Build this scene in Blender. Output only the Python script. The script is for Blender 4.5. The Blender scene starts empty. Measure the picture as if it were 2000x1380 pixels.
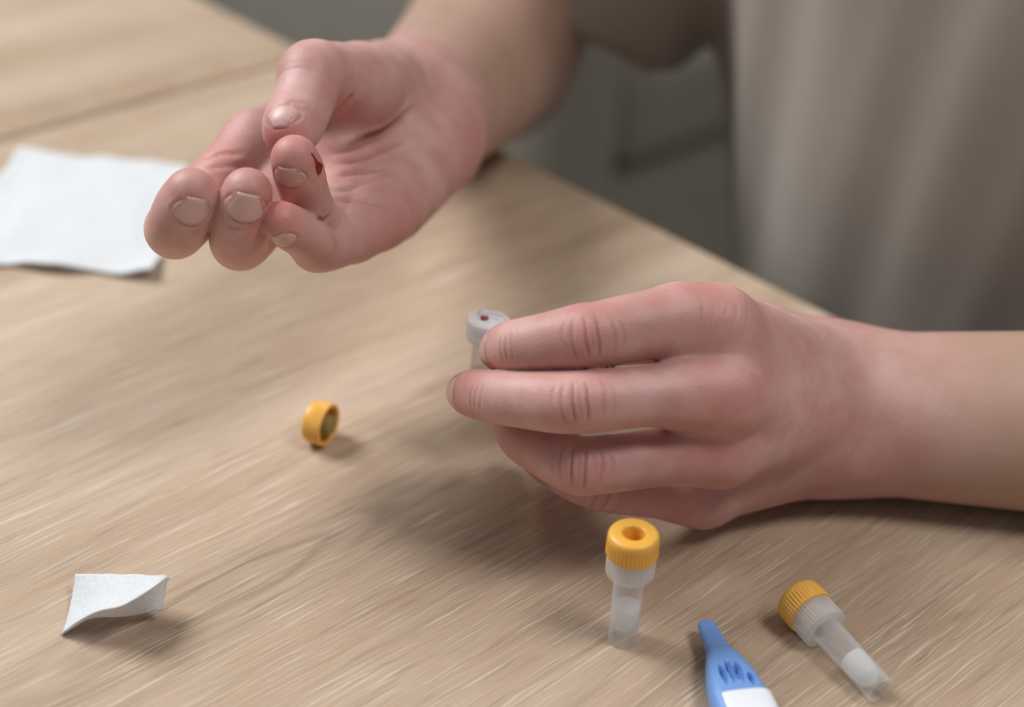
import bpy, bmesh, math, random
import numpy as np
from mathutils import Vector, Matrix, noise

random.seed(7)
rng = np.random.default_rng(7)
scene = bpy.context.scene
COL = scene.collection

# ------------------------------------------------------------------ camera
FPX, PITCH, ROLL, CAMH = 3000.0, math.radians(32.15), math.radians(-2.9), 0.307
CP = np.array([0, 0, CAMH])
FWD = np.array([0, math.cos(PITCH), -math.sin(PITCH)])
_r0 = np.array([1.0, 0, 0]); _u0 = np.array([0, math.sin(PITCH), math.cos(PITCH)])
RGT = math.cos(ROLL) * _r0 - math.sin(ROLL) * _u0
UPV = math.sin(ROLL) * _r0 + math.cos(ROLL) * _u0
cam_d = bpy.data.cameras.new('camera')
cam_d.sensor_width = 36.0
cam_d.lens = FPX / 2000.0 * 36.0
cam_d.clip_start = 0.02
cam_d.dof.use_dof = True
cam_d.dof.focus_distance = 0.452
cam_d.dof.aperture_fstop = 4.8
cam = bpy.data.objects.new('camera', cam_d); COL.objects.link(cam)
cam.matrix_world = Matrix(((RGT[0], UPV[0], -FWD[0], CP[0]), (RGT[1], UPV[1], -FWD[1], CP[1]),
                           (RGT[2], UPV[2], -FWD[2], CP[2]), (0, 0, 0, 1)))
scene.camera = cam

# ------------------------------------------------------------------ world, lights, exposure
world = bpy.data.worlds.new('world'); scene.world = world
world.use_nodes = True
world.node_tree.nodes['Background'].inputs[0].default_value = (0.90, 0.95, 1.0, 1)
world.node_tree.nodes['Background'].inputs[1].default_value = 0.20


def area_light(name, loc, target, size, size_y, power, color):
    l = bpy.data.lights.new(name, 'AREA')
    l.shape = 'RECTANGLE'; l.size = size; l.size_y = size_y; l.energy = power; l.color = color
    o = bpy.data.objects.new(name, l); COL.objects.link(o)
    o.location = loc
    o.rotation_euler = (Vector(target) - Vector(loc)).to_track_quat('-Z', 'Y').to_euler()
    return o


# daylight from a window behind on the left, and a high window on the right
area_light('window_daylight', (-1.15, 0.98, 1.38), (0.0, 0.40, 0.0), 0.85, 0.85, 38, (0.95, 0.975, 1.0))
area_light('high_window_daylight', (0.75, 0.10, 1.45), (0.05, 0.42, 0.0), 0.45, 0.45, 11, (1.0, 0.97, 0.95))
scene.cycles.transparent_max_bounces = 24

vs = scene.view_settings
vs.view_transform = 'Standard'; vs.look = 'None'; vs.gamma = 1.0; vs.use_curve_mapping = False
vs.exposure = -0.03

# ------------------------------------------------------------------ geometry helpers


def ray(x, y):
    return FWD + (x - 1000) / FPX * RGT + (690 - y) / FPX * UPV


def P(x, y, d):
    """point at distance d (metres along the view axis) on the sight line of an image position"""
    return CP + d * ray(x, y)


def T(x, y, z=0.0):
    """point at height z over the table top on the sight line of an image position"""
    k = ray(x, y)
    return CP + (z - CAMH) / k[2] * k


AZ = math.radians(45.9)
G = np.array([math.sin(AZ), math.cos(AZ), 0.0])      # along the grain, towards the person
E = np.array([-math.cos(AZ), math.sin(AZ), 0.0])     # along the table's edge
UZ = np.array([0, 0, 1.0])


def GE(g, e, z):
    return G * g + E * e + UZ * z


def nrm(v):
    v = np.asarray(v, float)
    return v / np.linalg.norm(v)


def link(name, me, mat=None, parent=None, smooth=True):
    o = bpy.data.objects.new(name, me); COL.objects.link(o)
    if mat is not None:
        me.materials.append(mat)
    if smooth:
        me.polygons.foreach_set('use_smooth', [True] * len(me.polygons))
    if parent is not None:
        o.parent = parent
        o.matrix_parent_inverse = parent.matrix_world.inverted()
    return o


def mesh_pydata(name, verts, faces):
    me = bpy.data.meshes.new(name)
    me.from_pydata([tuple(map(float, v)) for v in verts], [], [tuple(int(i) for i in f) for f in faces])
    me.update()
    return me


def empty(name, loc=(0, 0, 0), rot=None):
    o = bpy.data.objects.new(name, None); COL.objects.link(o)
    o.empty_display_size = 0.02
    if rot is not None:
        o.matrix_world = Matrix.Translation(Vector(loc)) @ rot.to_4x4()
    else:
        o.matrix_world = Matrix.Translation(Vector(loc))
    return o


def tag(o, label=None, cat=None, group=None, kind=None):
    if label: o['label'] = label
    if cat: o['category'] = cat
    if group: o['group'] = group
    if kind: o['kind'] = kind
    return o


# ------------------------------------------------------------------ materials


def s2l(r, g, b):
    f = lambda c: (c / 255 / 12.92) if c / 255 <= 0.04045 else ((c / 255 + 0.055) / 1.055) ** 2.4
    return (f(r), f(g), f(b), 1.0)


class NT:
    def __init__(self, name):
        self.m = bpy.data.materials.new(name); self.m.use_nodes = True
        self.t = self.m.node_tree; self.n = self.t.nodes; self.l = self.t.links
        self.bsdf = self.n['Principled BSDF']; self.out = self.n['Material Output']

    def add(self, typ, **kw):
        n = self.n.new(typ)
        for k, v in kw.items():
            setattr(n, k, v)
        return n

    def lk(self, a, b):
        self.l.new(a, b)

    def math(self, op, a, b=None, c=None, clamp=False):
        n = self.add('ShaderNodeMath', operation=op); n.use_clamp = clamp
        for i, v in enumerate((a, b, c)):
            if v is None: continue
            if isinstance(v, (int, float)): n.inputs[i].default_value = v
            else: self.lk(v, n.inputs[i])
        return n.outputs[0]

    def mix(self, fac, a, b, blend='MIX'):
        n = self.add('ShaderNodeMix', data_type='RGBA', blend_type=blend)
        for sock, v in ((n.inputs[0], fac), (n.inputs[6], a), (n.inputs[7], b)):
            if isinstance(v, (int, float, tuple)): sock.default_value = v
            else: self.lk(v, sock)
        return n.outputs[2]

    def noise(self, vec, scale, detail=3.0, rough=0.5, dist=0.0):
        n = self.add('ShaderNodeTexNoise')
        n.inputs['Scale'].default_value = scale; n.inputs['Detail'].default_value = detail
        n.inputs['Roughness'].default_value = rough; n.inputs['Distortion'].default_value = dist
        if vec is not None: self.lk(vec, n.inputs['Vector'])
        return n.outputs['Fac']

    def mapping(self, vec, scale=(1, 1, 1), loc=(0, 0, 0), rot=(0, 0, 0)):
        n = self.add('ShaderNodeMapping')
        n.inputs['Scale'].default_value = scale; n.inputs['Location'].default_value = loc
        n.inputs['Rotation'].default_value = rot
        self.lk(vec, n.inputs['Vector'])
        return n.outputs[0]

    def ramp(self, fac, stops):
        n = self.add('ShaderNodeValToRGB')
        el = n.color_ramp.elements
        while len(el) < len(stops): el.new(0.5)
        for e, (p, c) in zip(el, stops):
            e.position = p; e.color = c if len(c) == 4 else (*c, 1)
        self.lk(fac, n.inputs[0])
        return n.outputs[0]

    def bump(self, h, strength, dist, normal=None):
        n = self.add('ShaderNodeBump')
        n.inputs['Strength'].default_value = strength; n.inputs['Distance'].default_value = dist
        self.lk(h, n.inputs['Height'])
        if normal is not None: self.lk(normal, n.inputs['Normal'])
        return n.outputs[0]

    def coord(self, which='Object'):
        return self.add('ShaderNodeTexCoord').outputs[which]


def g1(v):
    return (v, v, v, 1)


_k = T(478, 1142) - GE((-0.44 + 0.461) / 2, (-0.50 + 0.6388) / 2, 0)
KNOT = (float(_k @ G), float(_k @ E))


def mat_wood(name='oak_veneer'):
    m = NT(name)
    co = m.coord('Object')
    # slow wander of the grain
    w = m.noise(m.mapping(co, (1.2, 4.0, 1)), 2.5, 2, 0.5)
    sep = m.add('ShaderNodeSeparateXYZ'); m.lk(co, sep.inputs[0])
    yw = m.math('ADD', sep.outputs[1], m.math('MULTIPLY', m.math('SUBTRACT', w, 0.5), 0.022))
    w2 = m.noise(m.mapping(co, (26, 120, 1), (5, 1, 0)), 1.4, 2, 0.5)
    yw = m.math('ADD', yw, m.math('MULTIPLY', m.math('SUBTRACT', w2, 0.5), 0.0030))
    cmb = m.add('ShaderNodeCombineXYZ')
    m.lk(sep.outputs[0], cmb.inputs[0]); m.lk(yw, cmb.inputs[1])
    v = cmb.outputs[0]
    broad = m.noise(m.mapping(v, (1.5, 12, 1)), 1.6, 3, 0.55)
    band = m.noise(m.mapping(v, (3.5, 110, 1)), 1.5, 4, 0.6)
    fine = m.noise(m.mapping(v, (19, 680, 1)), 1.6, 4, 0.62)
    pore = m.noise(m.mapping(v, (19, 980, 1), (3, 7, 0)), 1.5, 3, 0.55)
    c = m.ramp(broad, [(0.28, s2l(168, 142, 117)), (0.50, s2l(188, 164, 140)), (0.72, s2l(202, 181, 159))])
    b2 = m.ramp(band, [(0.30, g1(0.80)), (0.48, g1(0.98)), (0.70, g1(1.03))])
    c = m.mix(0.85, c, b2, 'MULTIPLY')
    f2 = m.ramp(fine, [(0.32, g1(0.64)), (0.44, g1(0.97)), (0.62, g1(1.04))])
    c = m.mix(0.80, c, f2, 'MULTIPLY')
    pm = m.ramp(pore, [(0.56, g1(0)), (0.66, g1(1))])
    c = m.mix(m.math('MULTIPLY', pm, 0.50), c, s2l(230, 217, 199))
    # a cathedral figure in the veneer
    kx, ky = KNOT
    dx = m.math('MULTIPLY', m.math('SUBTRACT', sep.outputs[0], kx), 0.20); dy = m.math('SUBTRACT', yw, ky)
    dd = m.math('SQRT', m.math('ADD', m.math('MULTIPLY', dx, dx), m.math('MULTIPLY', dy, dy)))
    dd = m.math('ADD', dd, m.math('MULTIPLY', m.math('SUBTRACT', m.noise(m.mapping(co, (20, 90, 1)), 1.5, 3), 0.5), 0.003))
    ring = m.ramp(m.math('MULTIPLY', dd, 40), [(0.10, g1(0.90)), (0.20, g1(0.90)), (0.25, g1(0.66)), (0.30, g1(0.84)), (0.37, g1(0.97)), (0.42, g1(0.80)), (0.52, g1(0.99)), (0.60, g1(0.88)), (0.72, g1(1.0))])
    c = m.mix(0.85, c, ring, 'MULTIPLY')
    m.lk(c, m.bsdf.inputs['Base Color'])
    m.bsdf.inputs['Roughness'].default_value = 0.52
    m.bsdf.inputs['Specular IOR Level'].default_value = 0.32
    hh = m.math('ADD', m.math('MULTIPLY', fine, 0.6), m.math('MULTIPLY', pore, 0.5))
    m.lk(m.bump(hh, 0.45, 0.0006), m.bsdf.inputs['Normal'])
    return m.m


def mat_simple(name, rgb, rough=0.5, spec=0.4, noise_amt=0.06, scale=300, bump=0.0, sss=0.0):
    m = NT(name)
    nz = m.noise(m.coord('Object'), scale, 3)
    lo = tuple(c * (1 - noise_amt) for c in rgb[:3]) + (1,); hi = tuple(min(1, c * (1 + noise_amt)) for c in rgb[:3]) + (1,)
    m.lk(m.ramp(nz, [(0.3, lo), (0.7, hi)]), m.bsdf.inputs['Base Color'])
    m.bsdf.inputs['Roughness'].default_value = rough
    m.bsdf.inputs['Specular IOR Level'].default_value = spec
    if sss:
        m.bsdf.inputs['Subsurface Weight'].default_value = sss
        m.bsdf.inputs['Subsurface Radius'].default_value = (0.002, 0.002, 0.002)
        m.bsdf.inputs['Subsurface Scale'].default_value = 1.0
    if bump:
        m.lk(m.bump(nz, bump, 0.001), m.bsdf.inputs['Normal'])
    return m.m


def mat_frosted(name, rgb=(0.93, 0.94, 0.95, 1), opaque=0.38, rough=0.28, edge=0.35, transl=0.2):
    """milky see-through polypropylene"""
    m = NT(name)
    m.bsdf.inputs['Base Color'].default_value = rgb
    m.bsdf.inputs['Roughness'].default_value = rough
    m.bsdf.inputs['Subsurface Weight'].default_value = 0.0
    tr = m.add('ShaderNodeBsdfTranslucent'); tr.inputs[0].default_value = rgb
    mx0 = m.add('ShaderNodeMixShader'); mx0.inputs[0].default_value = transl
    m.lk(m.bsdf.outputs[0], mx0.inputs[1]); m.lk(tr.outputs[0], mx0.inputs[2])
    tp = m.add('ShaderNodeBsdfTransparent'); tp.inputs[0].default_value = (0.97, 0.97, 0.97, 1)
    lw = m.add('ShaderNodeLayerWeight'); lw.inputs[0].default_value = 0.35
    fac = m.math('ADD', m.math('MULTIPLY', lw.outputs['Facing'], edge), opaque, clamp=True)
    mx = m.add('ShaderNodeMixShader')
    m.lk(fac, mx.inputs[0]); m.lk(tp.outputs[0], mx.inputs[1]); m.lk(mx0.outputs[0], mx.inputs[2])
    m.lk(mx.outputs[0], m.out.inputs[0])
    return m.m


def mat_skin():
    m = NT('skin')
    co = m.coord('Object')
    at = m.add('ShaderNodeAttribute'); at.attribute_name = 'blush'
    sep = m.add('ShaderNodeSeparateColor'); m.lk(at.outputs['Color'], sep.inputs[0])
    red, tan, crease = sep.outputs[0], sep.outputs[1], sep.outputs[2]
    mott = m.noise(co, 95, 4, 0.6)
    mott2 = m.noise(co, 38, 3, 0.55)
    base = m.mix(m.ramp(mott2, [(0.35, g1(0)), (0.65, g1(1))]), s2l(190, 144, 136), s2l(208, 169, 161))
    base = m.mix(m.math('MULTIPLY', m.ramp(mott, [(0.42, g1(0)), (0.68, g1(1))]), 0.46), base, s2l(186, 124, 119))
    base = m.mix(m.math('MULTIPLY', tan, 0.85), base, s2l(172, 141, 122))
    base = m.mix(m.math('MULTIPLY', red, 0.80, clamp=True), base, s2l(198, 112, 106))
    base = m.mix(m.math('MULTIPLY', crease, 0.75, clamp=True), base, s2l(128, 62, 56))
    m.lk(base, m.bsdf.inputs['Base Color'])
    m.bsdf.inputs['Roughness'].default_value = 0.50
    m.bsdf.inputs['Specular IOR Level'].default_value = 0.42
    m.bsdf.inputs['Subsurface Weight'].default_value = 0.28
    m.bsdf.inputs['Subsurface Radius'].default_value = (1.0, 0.36, 0.22)
    m.bsdf.inputs['Subsurface Scale'].default_value = 0.0032
    vor = m.add('ShaderNodeTexVoronoi'); vor.feature = 'DISTANCE_TO_EDGE'; vor.inputs['Scale'].default_value = 900
    m.lk(co, vor.inputs['Vector'])
    fine = m.noise(co, 700, 3, 0.6)
    h = m.math('ADD', m.math('MULTIPLY', vor.outputs['Distance'], 0.8), fine)
    m.lk(m.bump(h, 0.17, 0.0005), m.bsdf.inputs['Normal'])
    return m.m


def mat_fabric(name, rgb, weave=2600, bumpd=0.25):
    m = NT(name)
    co = m.coord('Object')
    nz = m.noise(co, weave, 2); big = m.noise(co, 14, 3)
    c = m.mix(m.ramp(nz, [(0.3, g1(0)), (0.7, g1(1))]), tuple(x * 0.85 for x in rgb[:3]) + (1,), tuple(min(1, x * 1.12) for x in rgb[:3]) + (1,))
    c = m.mix(0.35, c, m.ramp(big, [(0.3, g1(0.88)), (0.7, g1(1.08))]), 'MULTIPLY')
    m.lk(c, m.bsdf.inputs['Base Color'])
    m.bsdf.inputs['Roughness'].default_value = 0.9
    m.bsdf.inputs['Specular IOR Level'].default_value = 0.15
    m.bsdf.inputs['Sheen Weight'].default_value = 0.15
    m.lk(m.bump(nz, bumpd, 0.0008), m.bsdf.inputs['Normal'])
    return m.m


def mat_gauze():
    m = NT('cotton_gauze')
    co = m.coord('Object')
    nz = m.noise(co, 900, 3)
    m.lk(m.ramp(nz, [(0.3, s2l(226, 229, 231)), (0.7, s2l(240, 242, 243))]), m.bsdf.inputs['Base Color'])
    m.bsdf.inputs['Roughness'].default_value = 0.9
    m.bsdf.inputs['Specular IOR Level'].default_value = 0.1
    tr = m.add('ShaderNodeBsdfTranslucent'); tr.inputs[0].default_value = (0.85, 0.86, 0.87, 1)
    mx = m.add('ShaderNodeMixShader'); mx.inputs[0].default_value = 0.25
    m.lk(m.bsdf.outputs[0], mx.inputs[1]); m.lk(tr.outputs[0], mx.inputs[2]); m.lk(mx.outputs[0], m.out.inputs[0])
    m.lk(m.bump(nz, 0.3, 0.0008), m.bsdf.inputs['Normal'])
    return m.m


M_WOOD = mat_wood()
M_SKIN = mat_skin()
M_NAIL = mat_simple('fingernail_keratin', s2l(212, 168, 159), 0.40, 0.5, 0.03, 500, 0, 0.25)
M_SHIRT = mat_fabric('taupe_cotton', s2l(163, 152, 141))
M_TROUSER = mat_fabric('dark_trouser_cloth', s2l(34, 32, 30))
M_SOFA = mat_fabric('charcoal_upholstery', s2l(134, 126, 114), 900)
M_YELLOW = mat_simple('amber_plastic', s2l(236, 178, 76), 0.36, 0.45, 0.03, 200, 0, 0.12)
M_PLUG = mat_simple('olive_rubber', s2l(150, 132, 82), 0.5, 0.3)
M_FROST = mat_frosted('frosted_polypropylene', opaque=0.09, edge=0.40, transl=.35)
M_COLLAR = mat_frosted('frosted_ribbed_plastic', opaque=0.32, edge=0.35, transl=.4)
M_GEL = mat_frosted('milky_gel', (0.97, 0.98, 0.98, 1), 0.92, 0.4, 0.08, .6)
M_BLUE = mat_simple('blue_plastic', s2l(118, 160, 220), 0.42, 0.4, 0.03, 150, 0, 0.1)
M_WHITE = mat_simple('white_plastic', s2l(232, 236, 240), 0.4, 0.4, 0.02, 150)
M_GAUZE = mat_gauze()
M_BLOOD = mat_simple('blood', s2l(140, 8, 10), 0.15, 0.6, 0.05)
M_FLOOR = mat_simple('grey_carpet', s2l(196, 196, 187), 0.95, 0.1, 0.10, 60, 0.2)
M_WALL = mat_simple('wall_paint', s2l(190, 190, 184), 0.9, 0.2, 0.02, 8)
M_STEEL = mat_simple('dark_steel', s2l(70, 70, 70), 0.4, 0.5)

# ------------------------------------------------------------------ room shell and table


def box_mesh(name, size, bev=0.0, seg=2):
    bm = bmesh.new()
    bmesh.ops.create_cube(bm, size=1.0)
    for v in bm.verts:
        v.co = Vector((v.co.x * size[0], v.co.y * size[1], v.co.z * size[2]))
    if bev:
        bmesh.ops.bevel(bm, geom=bm.edges[:], offset=bev, segments=seg, affect='EDGES', profile=0.5)
    me = bpy.data.meshes.new(name); bm.to_mesh(me); bm.free()
    return me


ROTGE = Matrix((tuple(G), tuple(E), (0, 0, 1))).transposed()      # local x = grain, local y = edge

FLOOR_Z = -0.75
fl = link('floor', box_mesh('floor', (7.0, 7.0, 0.05)), M_FLOOR, smooth=False)
fl.location = (0.3, 1.3, FLOOR_Z - 0.025); tag(fl, kind='structure')
wb = link('wall_back', box_mesh('wall_back', (7.0, 0.1, 2.6)), M_WALL, smooth=False)
wb.location = (0.3, 4.75, FLOOR_Z + 1.3); tag(wb, kind='structure')
bb = link('baseboard_back', box_mesh('baseboard_back', (7.0, 0.02, 0.08), 0.004), M_WHITE, smooth=False)
bb.location = (0.3, 4.69, FLOOR_Z + 0.04); tag(bb, kind='structure')

EDGE_G, SEAM_E = 0.461, 0.640
G0, E0, E1 = -0.44, -0.50, 1.35
table = empty('dining_table', GE((G0 + EDGE_G) / 2, (E0 + E1) / 2, FLOOR_Z), ROTGE)
tag(table, 'pale oak-grained wooden table with straight edge and board seam', 'table')
for (ea, eb) in ((E0, SEAM_E - 0.0012), (SEAM_E + 0.0012, E1)):
    o = link('tabletop_board', box_mesh('tabletop_board', (EDGE_G - G0, eb - ea, 0.028), 0.0040, 3), M_WOOD)
    o.matrix_world = Matrix.Translation(Vector(GE((G0 + EDGE_G) / 2, (ea + eb) / 2, -0.014))) @ ROTGE.to_4x4()
    o.parent = table; o.matrix_parent_inverse = table.matrix_world.inverted()
legme = box_mesh('leg', (0.06, 0.06, 0.75 - 0.028), 0.004)
legme.materials.append(M_WOOD)
for g in (G0 + 0.07, EDGE_G - 0.07):
    for e in (E0 + 0.07, E1 - 0.07):
        o = bpy.data.objects.new('leg', legme); COL.objects.link(o)
        o.matrix_world = Matrix.Translation(Vector(GE(g, e, -0.389))) @ ROTGE.to_4x4()
        o.parent = table; o.matrix_parent_inverse = table.matrix_world.inverted()
for g in (G0 + 0.07, EDGE_G - 0.07):
    o = link('apron', box_mesh('apron', (0.022, E1 - E0 - 0.2, 0.07), 0.002), M_WOOD)
    o.matrix_world = Matrix.Translation(Vector(GE(g, (E0 + E1) / 2, -0.063))) @ ROTGE.to_4x4()
    o.parent = table; o.matrix_parent_inverse = table.matrix_world.inverted()

# ------------------------------------------------------------------ implicit surfaces for the hands and clothes
BIG = 0.05


def rc(a, b, ra, rb, k=0.003, n=None, s=1.0):
    """tapered capsule from a to b; n, s: section squeezed by s along direction n"""
    a = np.asarray(a, float); b = np.asarray(b, float)
    return dict(a=a, b=b, ra=ra, rb=rb, k=k, n=None if n is None else nrm(n), s=s,
                lo=np.minimum(a - ra, b - rb), hi=np.maximum(a + ra, b + rb))


def prim_d(p, pr):
    ab = pr['b'] - pr['a']
    q = p - pr['a']
    L = ab @ ab
    t = np.clip(q @ ab / L, 0, 1) if L > 1e-12 else np.zeros(len(p))
    q = q - t[:, None] * ab
    r = pr['ra'] + t * (pr['rb'] - pr['ra'])
    if pr['n'] is None:
        return np.sqrt(np.einsum('ij,ij->i', q, q)) - r
    c = q @ pr['n']
    l2 = np.einsum('ij,ij->i', q, q)
    le = np.sqrt(l2 - c * c + (c / pr['s']) ** 2 + 1e-14)
    sc = np.sqrt(l2 + 1e-14) / le          # local scale back to metres
    return (le - r) * np.minimum(1.0, np.maximum(sc, pr['s']))


def smin(a, b, k):
    h = np.maximum(k - np.abs(a - b), 0) / k
    return np.minimum(a, b) - h * h * k * 0.25


def chain_d(p, prims):
    d = None
    for pr in prims:
        x = prim_d(p, pr)
        d = x if d is None else (np.minimum(d, x) if pr['k'] < 1e-5 else smin(d, x, pr['k']))
    return np.full(len(p), BIG) if d is None else d


class Shape:
    def __init__(self, groups, kjoin=0.003, cuts=()):
        self.groups = groups      # first = trunk, others joined hard to one another and softly to the trunk
        self.kjoin = kjoin
        self.cuts = cuts          # prims or half-spaces carved away

    def local(self, lo, hi, margin=0.012):
        """the same shape with only the pieces that matter inside a box"""
        f = lambda g: [q for q in g if np.all(q['lo'] - margin < hi) and np.all(q['hi'] + margin > lo)]
        return Shape([f(g) for g in self.groups], self.kjoin, self.cuts)

    def __call__(self, p):
        d0 = chain_d(p, self.groups[0])
        df = None
        for g in self.groups[1:]:
            if not g: continue
            d = chain_d(p, g)
            df = d if df is None else smin(df, d, 0.0006)
        if df is not None:
            d0 = smin(d0, df, self.kjoin)
        for c in self.cuts:
            d0 = np.maximum(d0, -chain_d(p, c) if isinstance(c, list) else c(p))
        return d0

    def bounds(self):
        lo = np.min([q['lo'] for g in self.groups for q in g], axis=0)
        hi = np.max([q['hi'] for g in self.groups for q in g], axis=0)
        return lo, hi


CELLC = np.array([[i, j, k] for i in (0, 1) for j in (0, 1) for k in (0, 1)])
CELLE = [(a, b) for a in range(8) for b in range(a + 1, 8) if np.abs(CELLC[a] - CELLC[b]).sum() == 1]


def surface_nets(fn, lo, hi, h, B=8, clip=None, proj=2, slack=1.15, SB=4):
    """quad mesh of the zero level of fn inside a box, vertices pulled onto the surface; returns verts, quads, normals"""
    lo = np.asarray(lo) - 2 * h; hi = np.asarray(hi) + 2 * h
    nb = np.ceil((hi - lo) / (h * B)).astype(int) + 1
    bi = np.stack(np.meshgrid(*[np.arange(n) for n in nb], indexing='ij'), -1).reshape(-1, 3)
    sup = (bi // (SB * 2)); ns = sup.max(0) + 1
    sid = (sup[:, 0] * ns[1] + sup[:, 1]) * ns[2] + sup[:, 2]
    order = np.argsort(sid, kind='stable'); cuts_ = np.nonzero(np.diff(sid[order]))[0] + 1
    kept = []
    for ix in np.split(order, cuts_):
        cen = lo + (bi[ix] + 0.5) * (B * h)
        r = B * h
        d = fn.local(cen.min(0) - 2 * r, cen.max(0) + 2 * r)(cen)
        k = np.abs(d) < B * h * 0.87 * slack + 0.003
        if clip is not None:
            k &= clip(cen) < B * h
        kept.append(bi[ix[k]])
    bi = np.concatenate(kept)
    sup = bi // SB; ns = sup.max(0) + 1
    sid = (sup[:, 0] * ns[1] + sup[:, 1]) * ns[2] + sup[:, 2]
    order = np.argsort(sid, kind='stable'); cuts_ = np.nonzero(np.diff(sid[order]))[0] + 1
    off = np.stack(np.meshgrid(*[np.arange(B + 1)] * 3, indexing='ij'), -1).reshape(-1, 3)
    N = (nb * B + 2).astype(np.int64)

    def cid(c):
        return (c[..., 0].astype(np.int64) * N[1] + c[..., 1]) * N[2] + c[..., 2]
    allc, allv, alln, quads = [], [], [], []
    for ix in np.split(order, cuts_):
        chunk = bi[ix]
        lat = chunk[:, None, :] * B + off[None]
        pts = lo + lat.reshape(-1, 3) * h
        fl_ = fn.local(pts.min(0), pts.max(0))
        D = fl_(pts).reshape(len(chunk), B + 1, B + 1, B + 1)
        S = D < 0
        if S.all() or not S.any(): continue
        cor = [D[:, i:i + B, j:j + B, k:k + B] for i, j, k in CELLC]
        cnt = sum((c < 0).astype(np.int8) for c in cor)
        act = (cnt > 0) & (cnt < 8)
        ib, i, j, k = np.nonzero(act)
        if len(ib):
            cell = chunk[ib] * B + np.stack([i, j, k], -1)
            vals = np.stack([c[ib, i, j, k] for c in cor], -1)
            acc = np.zeros((len(ib), 3)); n = np.zeros(len(ib))
            for a, b in CELLE:
                va, vb = vals[:, a], vals[:, b]
                x = (va < 0) != (vb < 0)
                t = np.where(x, va / np.where(x, va - vb, 1), 0)
                acc += x[:, None] * (CELLC[a] + t[:, None] * (CELLC[b] - CELLC[a])); n += x
            v = lo + (cell + acc / n[:, None]) * h
            for _ in range(proj):
                v = v - np.clip(fl_(v), -h, h)[:, None] * gradient(fl_, v, h * .5)
            allc.append(cid(cell)); allv.append(v); alln.append(gradient(fl_, v, h * .5))
        for ax in range(3):
            u, w = (ax + 1) % 3, (ax + 2) % 3
            sl0 = [slice(0, B)] * 3; sl1 = [slice(0, B)] * 3; sl1[ax] = slice(1, B + 1)
            s0 = S[(slice(None), *sl0)]; s1 = S[(slice(None), *sl1)]
            ib, i, j, k = np.nonzero(s0 != s1)
            c = chunk[ib] * B + np.stack([i, j, k], -1)
            eu = np.zeros(3, int); eu[u] = 1; ew = np.zeros(3, int); ew[w] = 1
            qd = np.stack([cid(c - eu - ew), cid(c - ew), cid(c), cid(c - eu)], -1)
            fp = ~s0[ib, i, j, k]
            qd[fp] = qd[fp][:, ::-1]
            quads.append(qd)
    c = np.concatenate(allc); v = np.concatenate(allv); nn = np.concatenate(alln); qd = np.concatenate(quads)
    o = np.argsort(c); c = c[o]; v = v[o]; nn = nn[o]
    ix = np.minimum(np.searchsorted(c, qd), len(c) - 1)
    ok = np.all(c[ix] == qd, axis=1)
    ix = ix[ok]
    if clip is not None:
        ix = ix[(clip(v) < 0)[ix].all(1)]
    return v, ix, nn


def gradient(fn, v, e=0.0004):
    k = np.array([[1, -1, -1], [-1, -1, 1], [-1, 1, -1], [1, 1, 1]], float)
    g = sum(kk[None] * fn(v + kk * e)[:, None] for kk in k)
    return g / (np.linalg.norm(g, axis=1, keepdims=True) + 1e-12)


def np_mesh(name, v, q):
    me = bpy.data.meshes.new(name)
    n = q.shape[1]
    me.vertices.add(len(v)); me.vertices.foreach_set('co', np.ascontiguousarray(v, np.float32).ravel())
    me.loops.add(q.size); me.loops.foreach_set('vertex_index', np.ascontiguousarray(q, np.int32).ravel())
    me.polygons.add(len(q))
    me.polygons.foreach_set('loop_start', np.arange(0, q.size, n, dtype=np.int32))
    me.polygons.foreach_set('loop_total', np.full(len(q), n, np.int32))
    me.update(calc_edges=True); me.validate()
    return me


def march(fn, o, dirs, tmax=0.022, n=44):
    """first outside crossing along rays leaving the inside point(s) o"""
    dirs = np.asarray(dirs); o = np.broadcast_to(o, dirs.shape)
    ts = np.linspace(0, tmax, n)
    pts = o[:, None, :] + ts[None, :, None] * dirs[:, None, :]
    d = fn(pts.reshape(-1, 3)).reshape(len(dirs), n)
    out = d > 0
    first = np.where(out.any(1), out.argmax(1), n - 1)
    a = ts[np.maximum(first - 1, 0)]; b = ts[first]
    for _ in range(12):
        m = (a + b) / 2
        s = fn(o + m[:, None] * dirs) > 0
        b = np.where(s, m, b); a = np.where(s, a, m)
    return (a + b) / 2


def sight(fn, x, y, d0, d1, n=220):
    """where the sight line of an image position meets a surface"""
    k = ray(x, y); ts = np.linspace(d0, d1, n)
    d = fn(CP + ts[:, None] * k)
    i = int((d < 0).argmax()) if (d < 0).any() else n // 2
    return CP + ts[i] * k


def vseq(pts, sub=5):
    """smooth tapered chain through (x, y, depth, radius mm)"""
    c = np.array([[*P(x, y, d), r / 1000] for (x, y, d, r) in pts])
    e = np.vstack([2 * c[0] - c[1], c, 2 * c[-1] - c[-2]])
    out = []
    for i in range(len(c) - 1):
        p0, p1, p2, p3 = e[i:i + 4]
        for t in np.arange(sub) / sub:
            out.append(0.5 * (2 * p1 + (p2 - p0) * t + (2 * p0 - 5 * p1 + 4 * p2 - p3) * t ** 2 + (3 * p1 - p0 - 3 * p2 + p3) * t ** 3))
    out.append(c[-1])
    return [rc(out[i][:3], out[i + 1][:3], out[i][3], out[i + 1][3], 0.0) for i in range(len(out) - 1)]


VOX = 0.00058
person = empty('person', GE(0.61, 0.28, FLOOR_Z))
tag(person, 'person in taupe t-shirt at table, holding a tube and offering a pricked finger', 'person')

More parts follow.
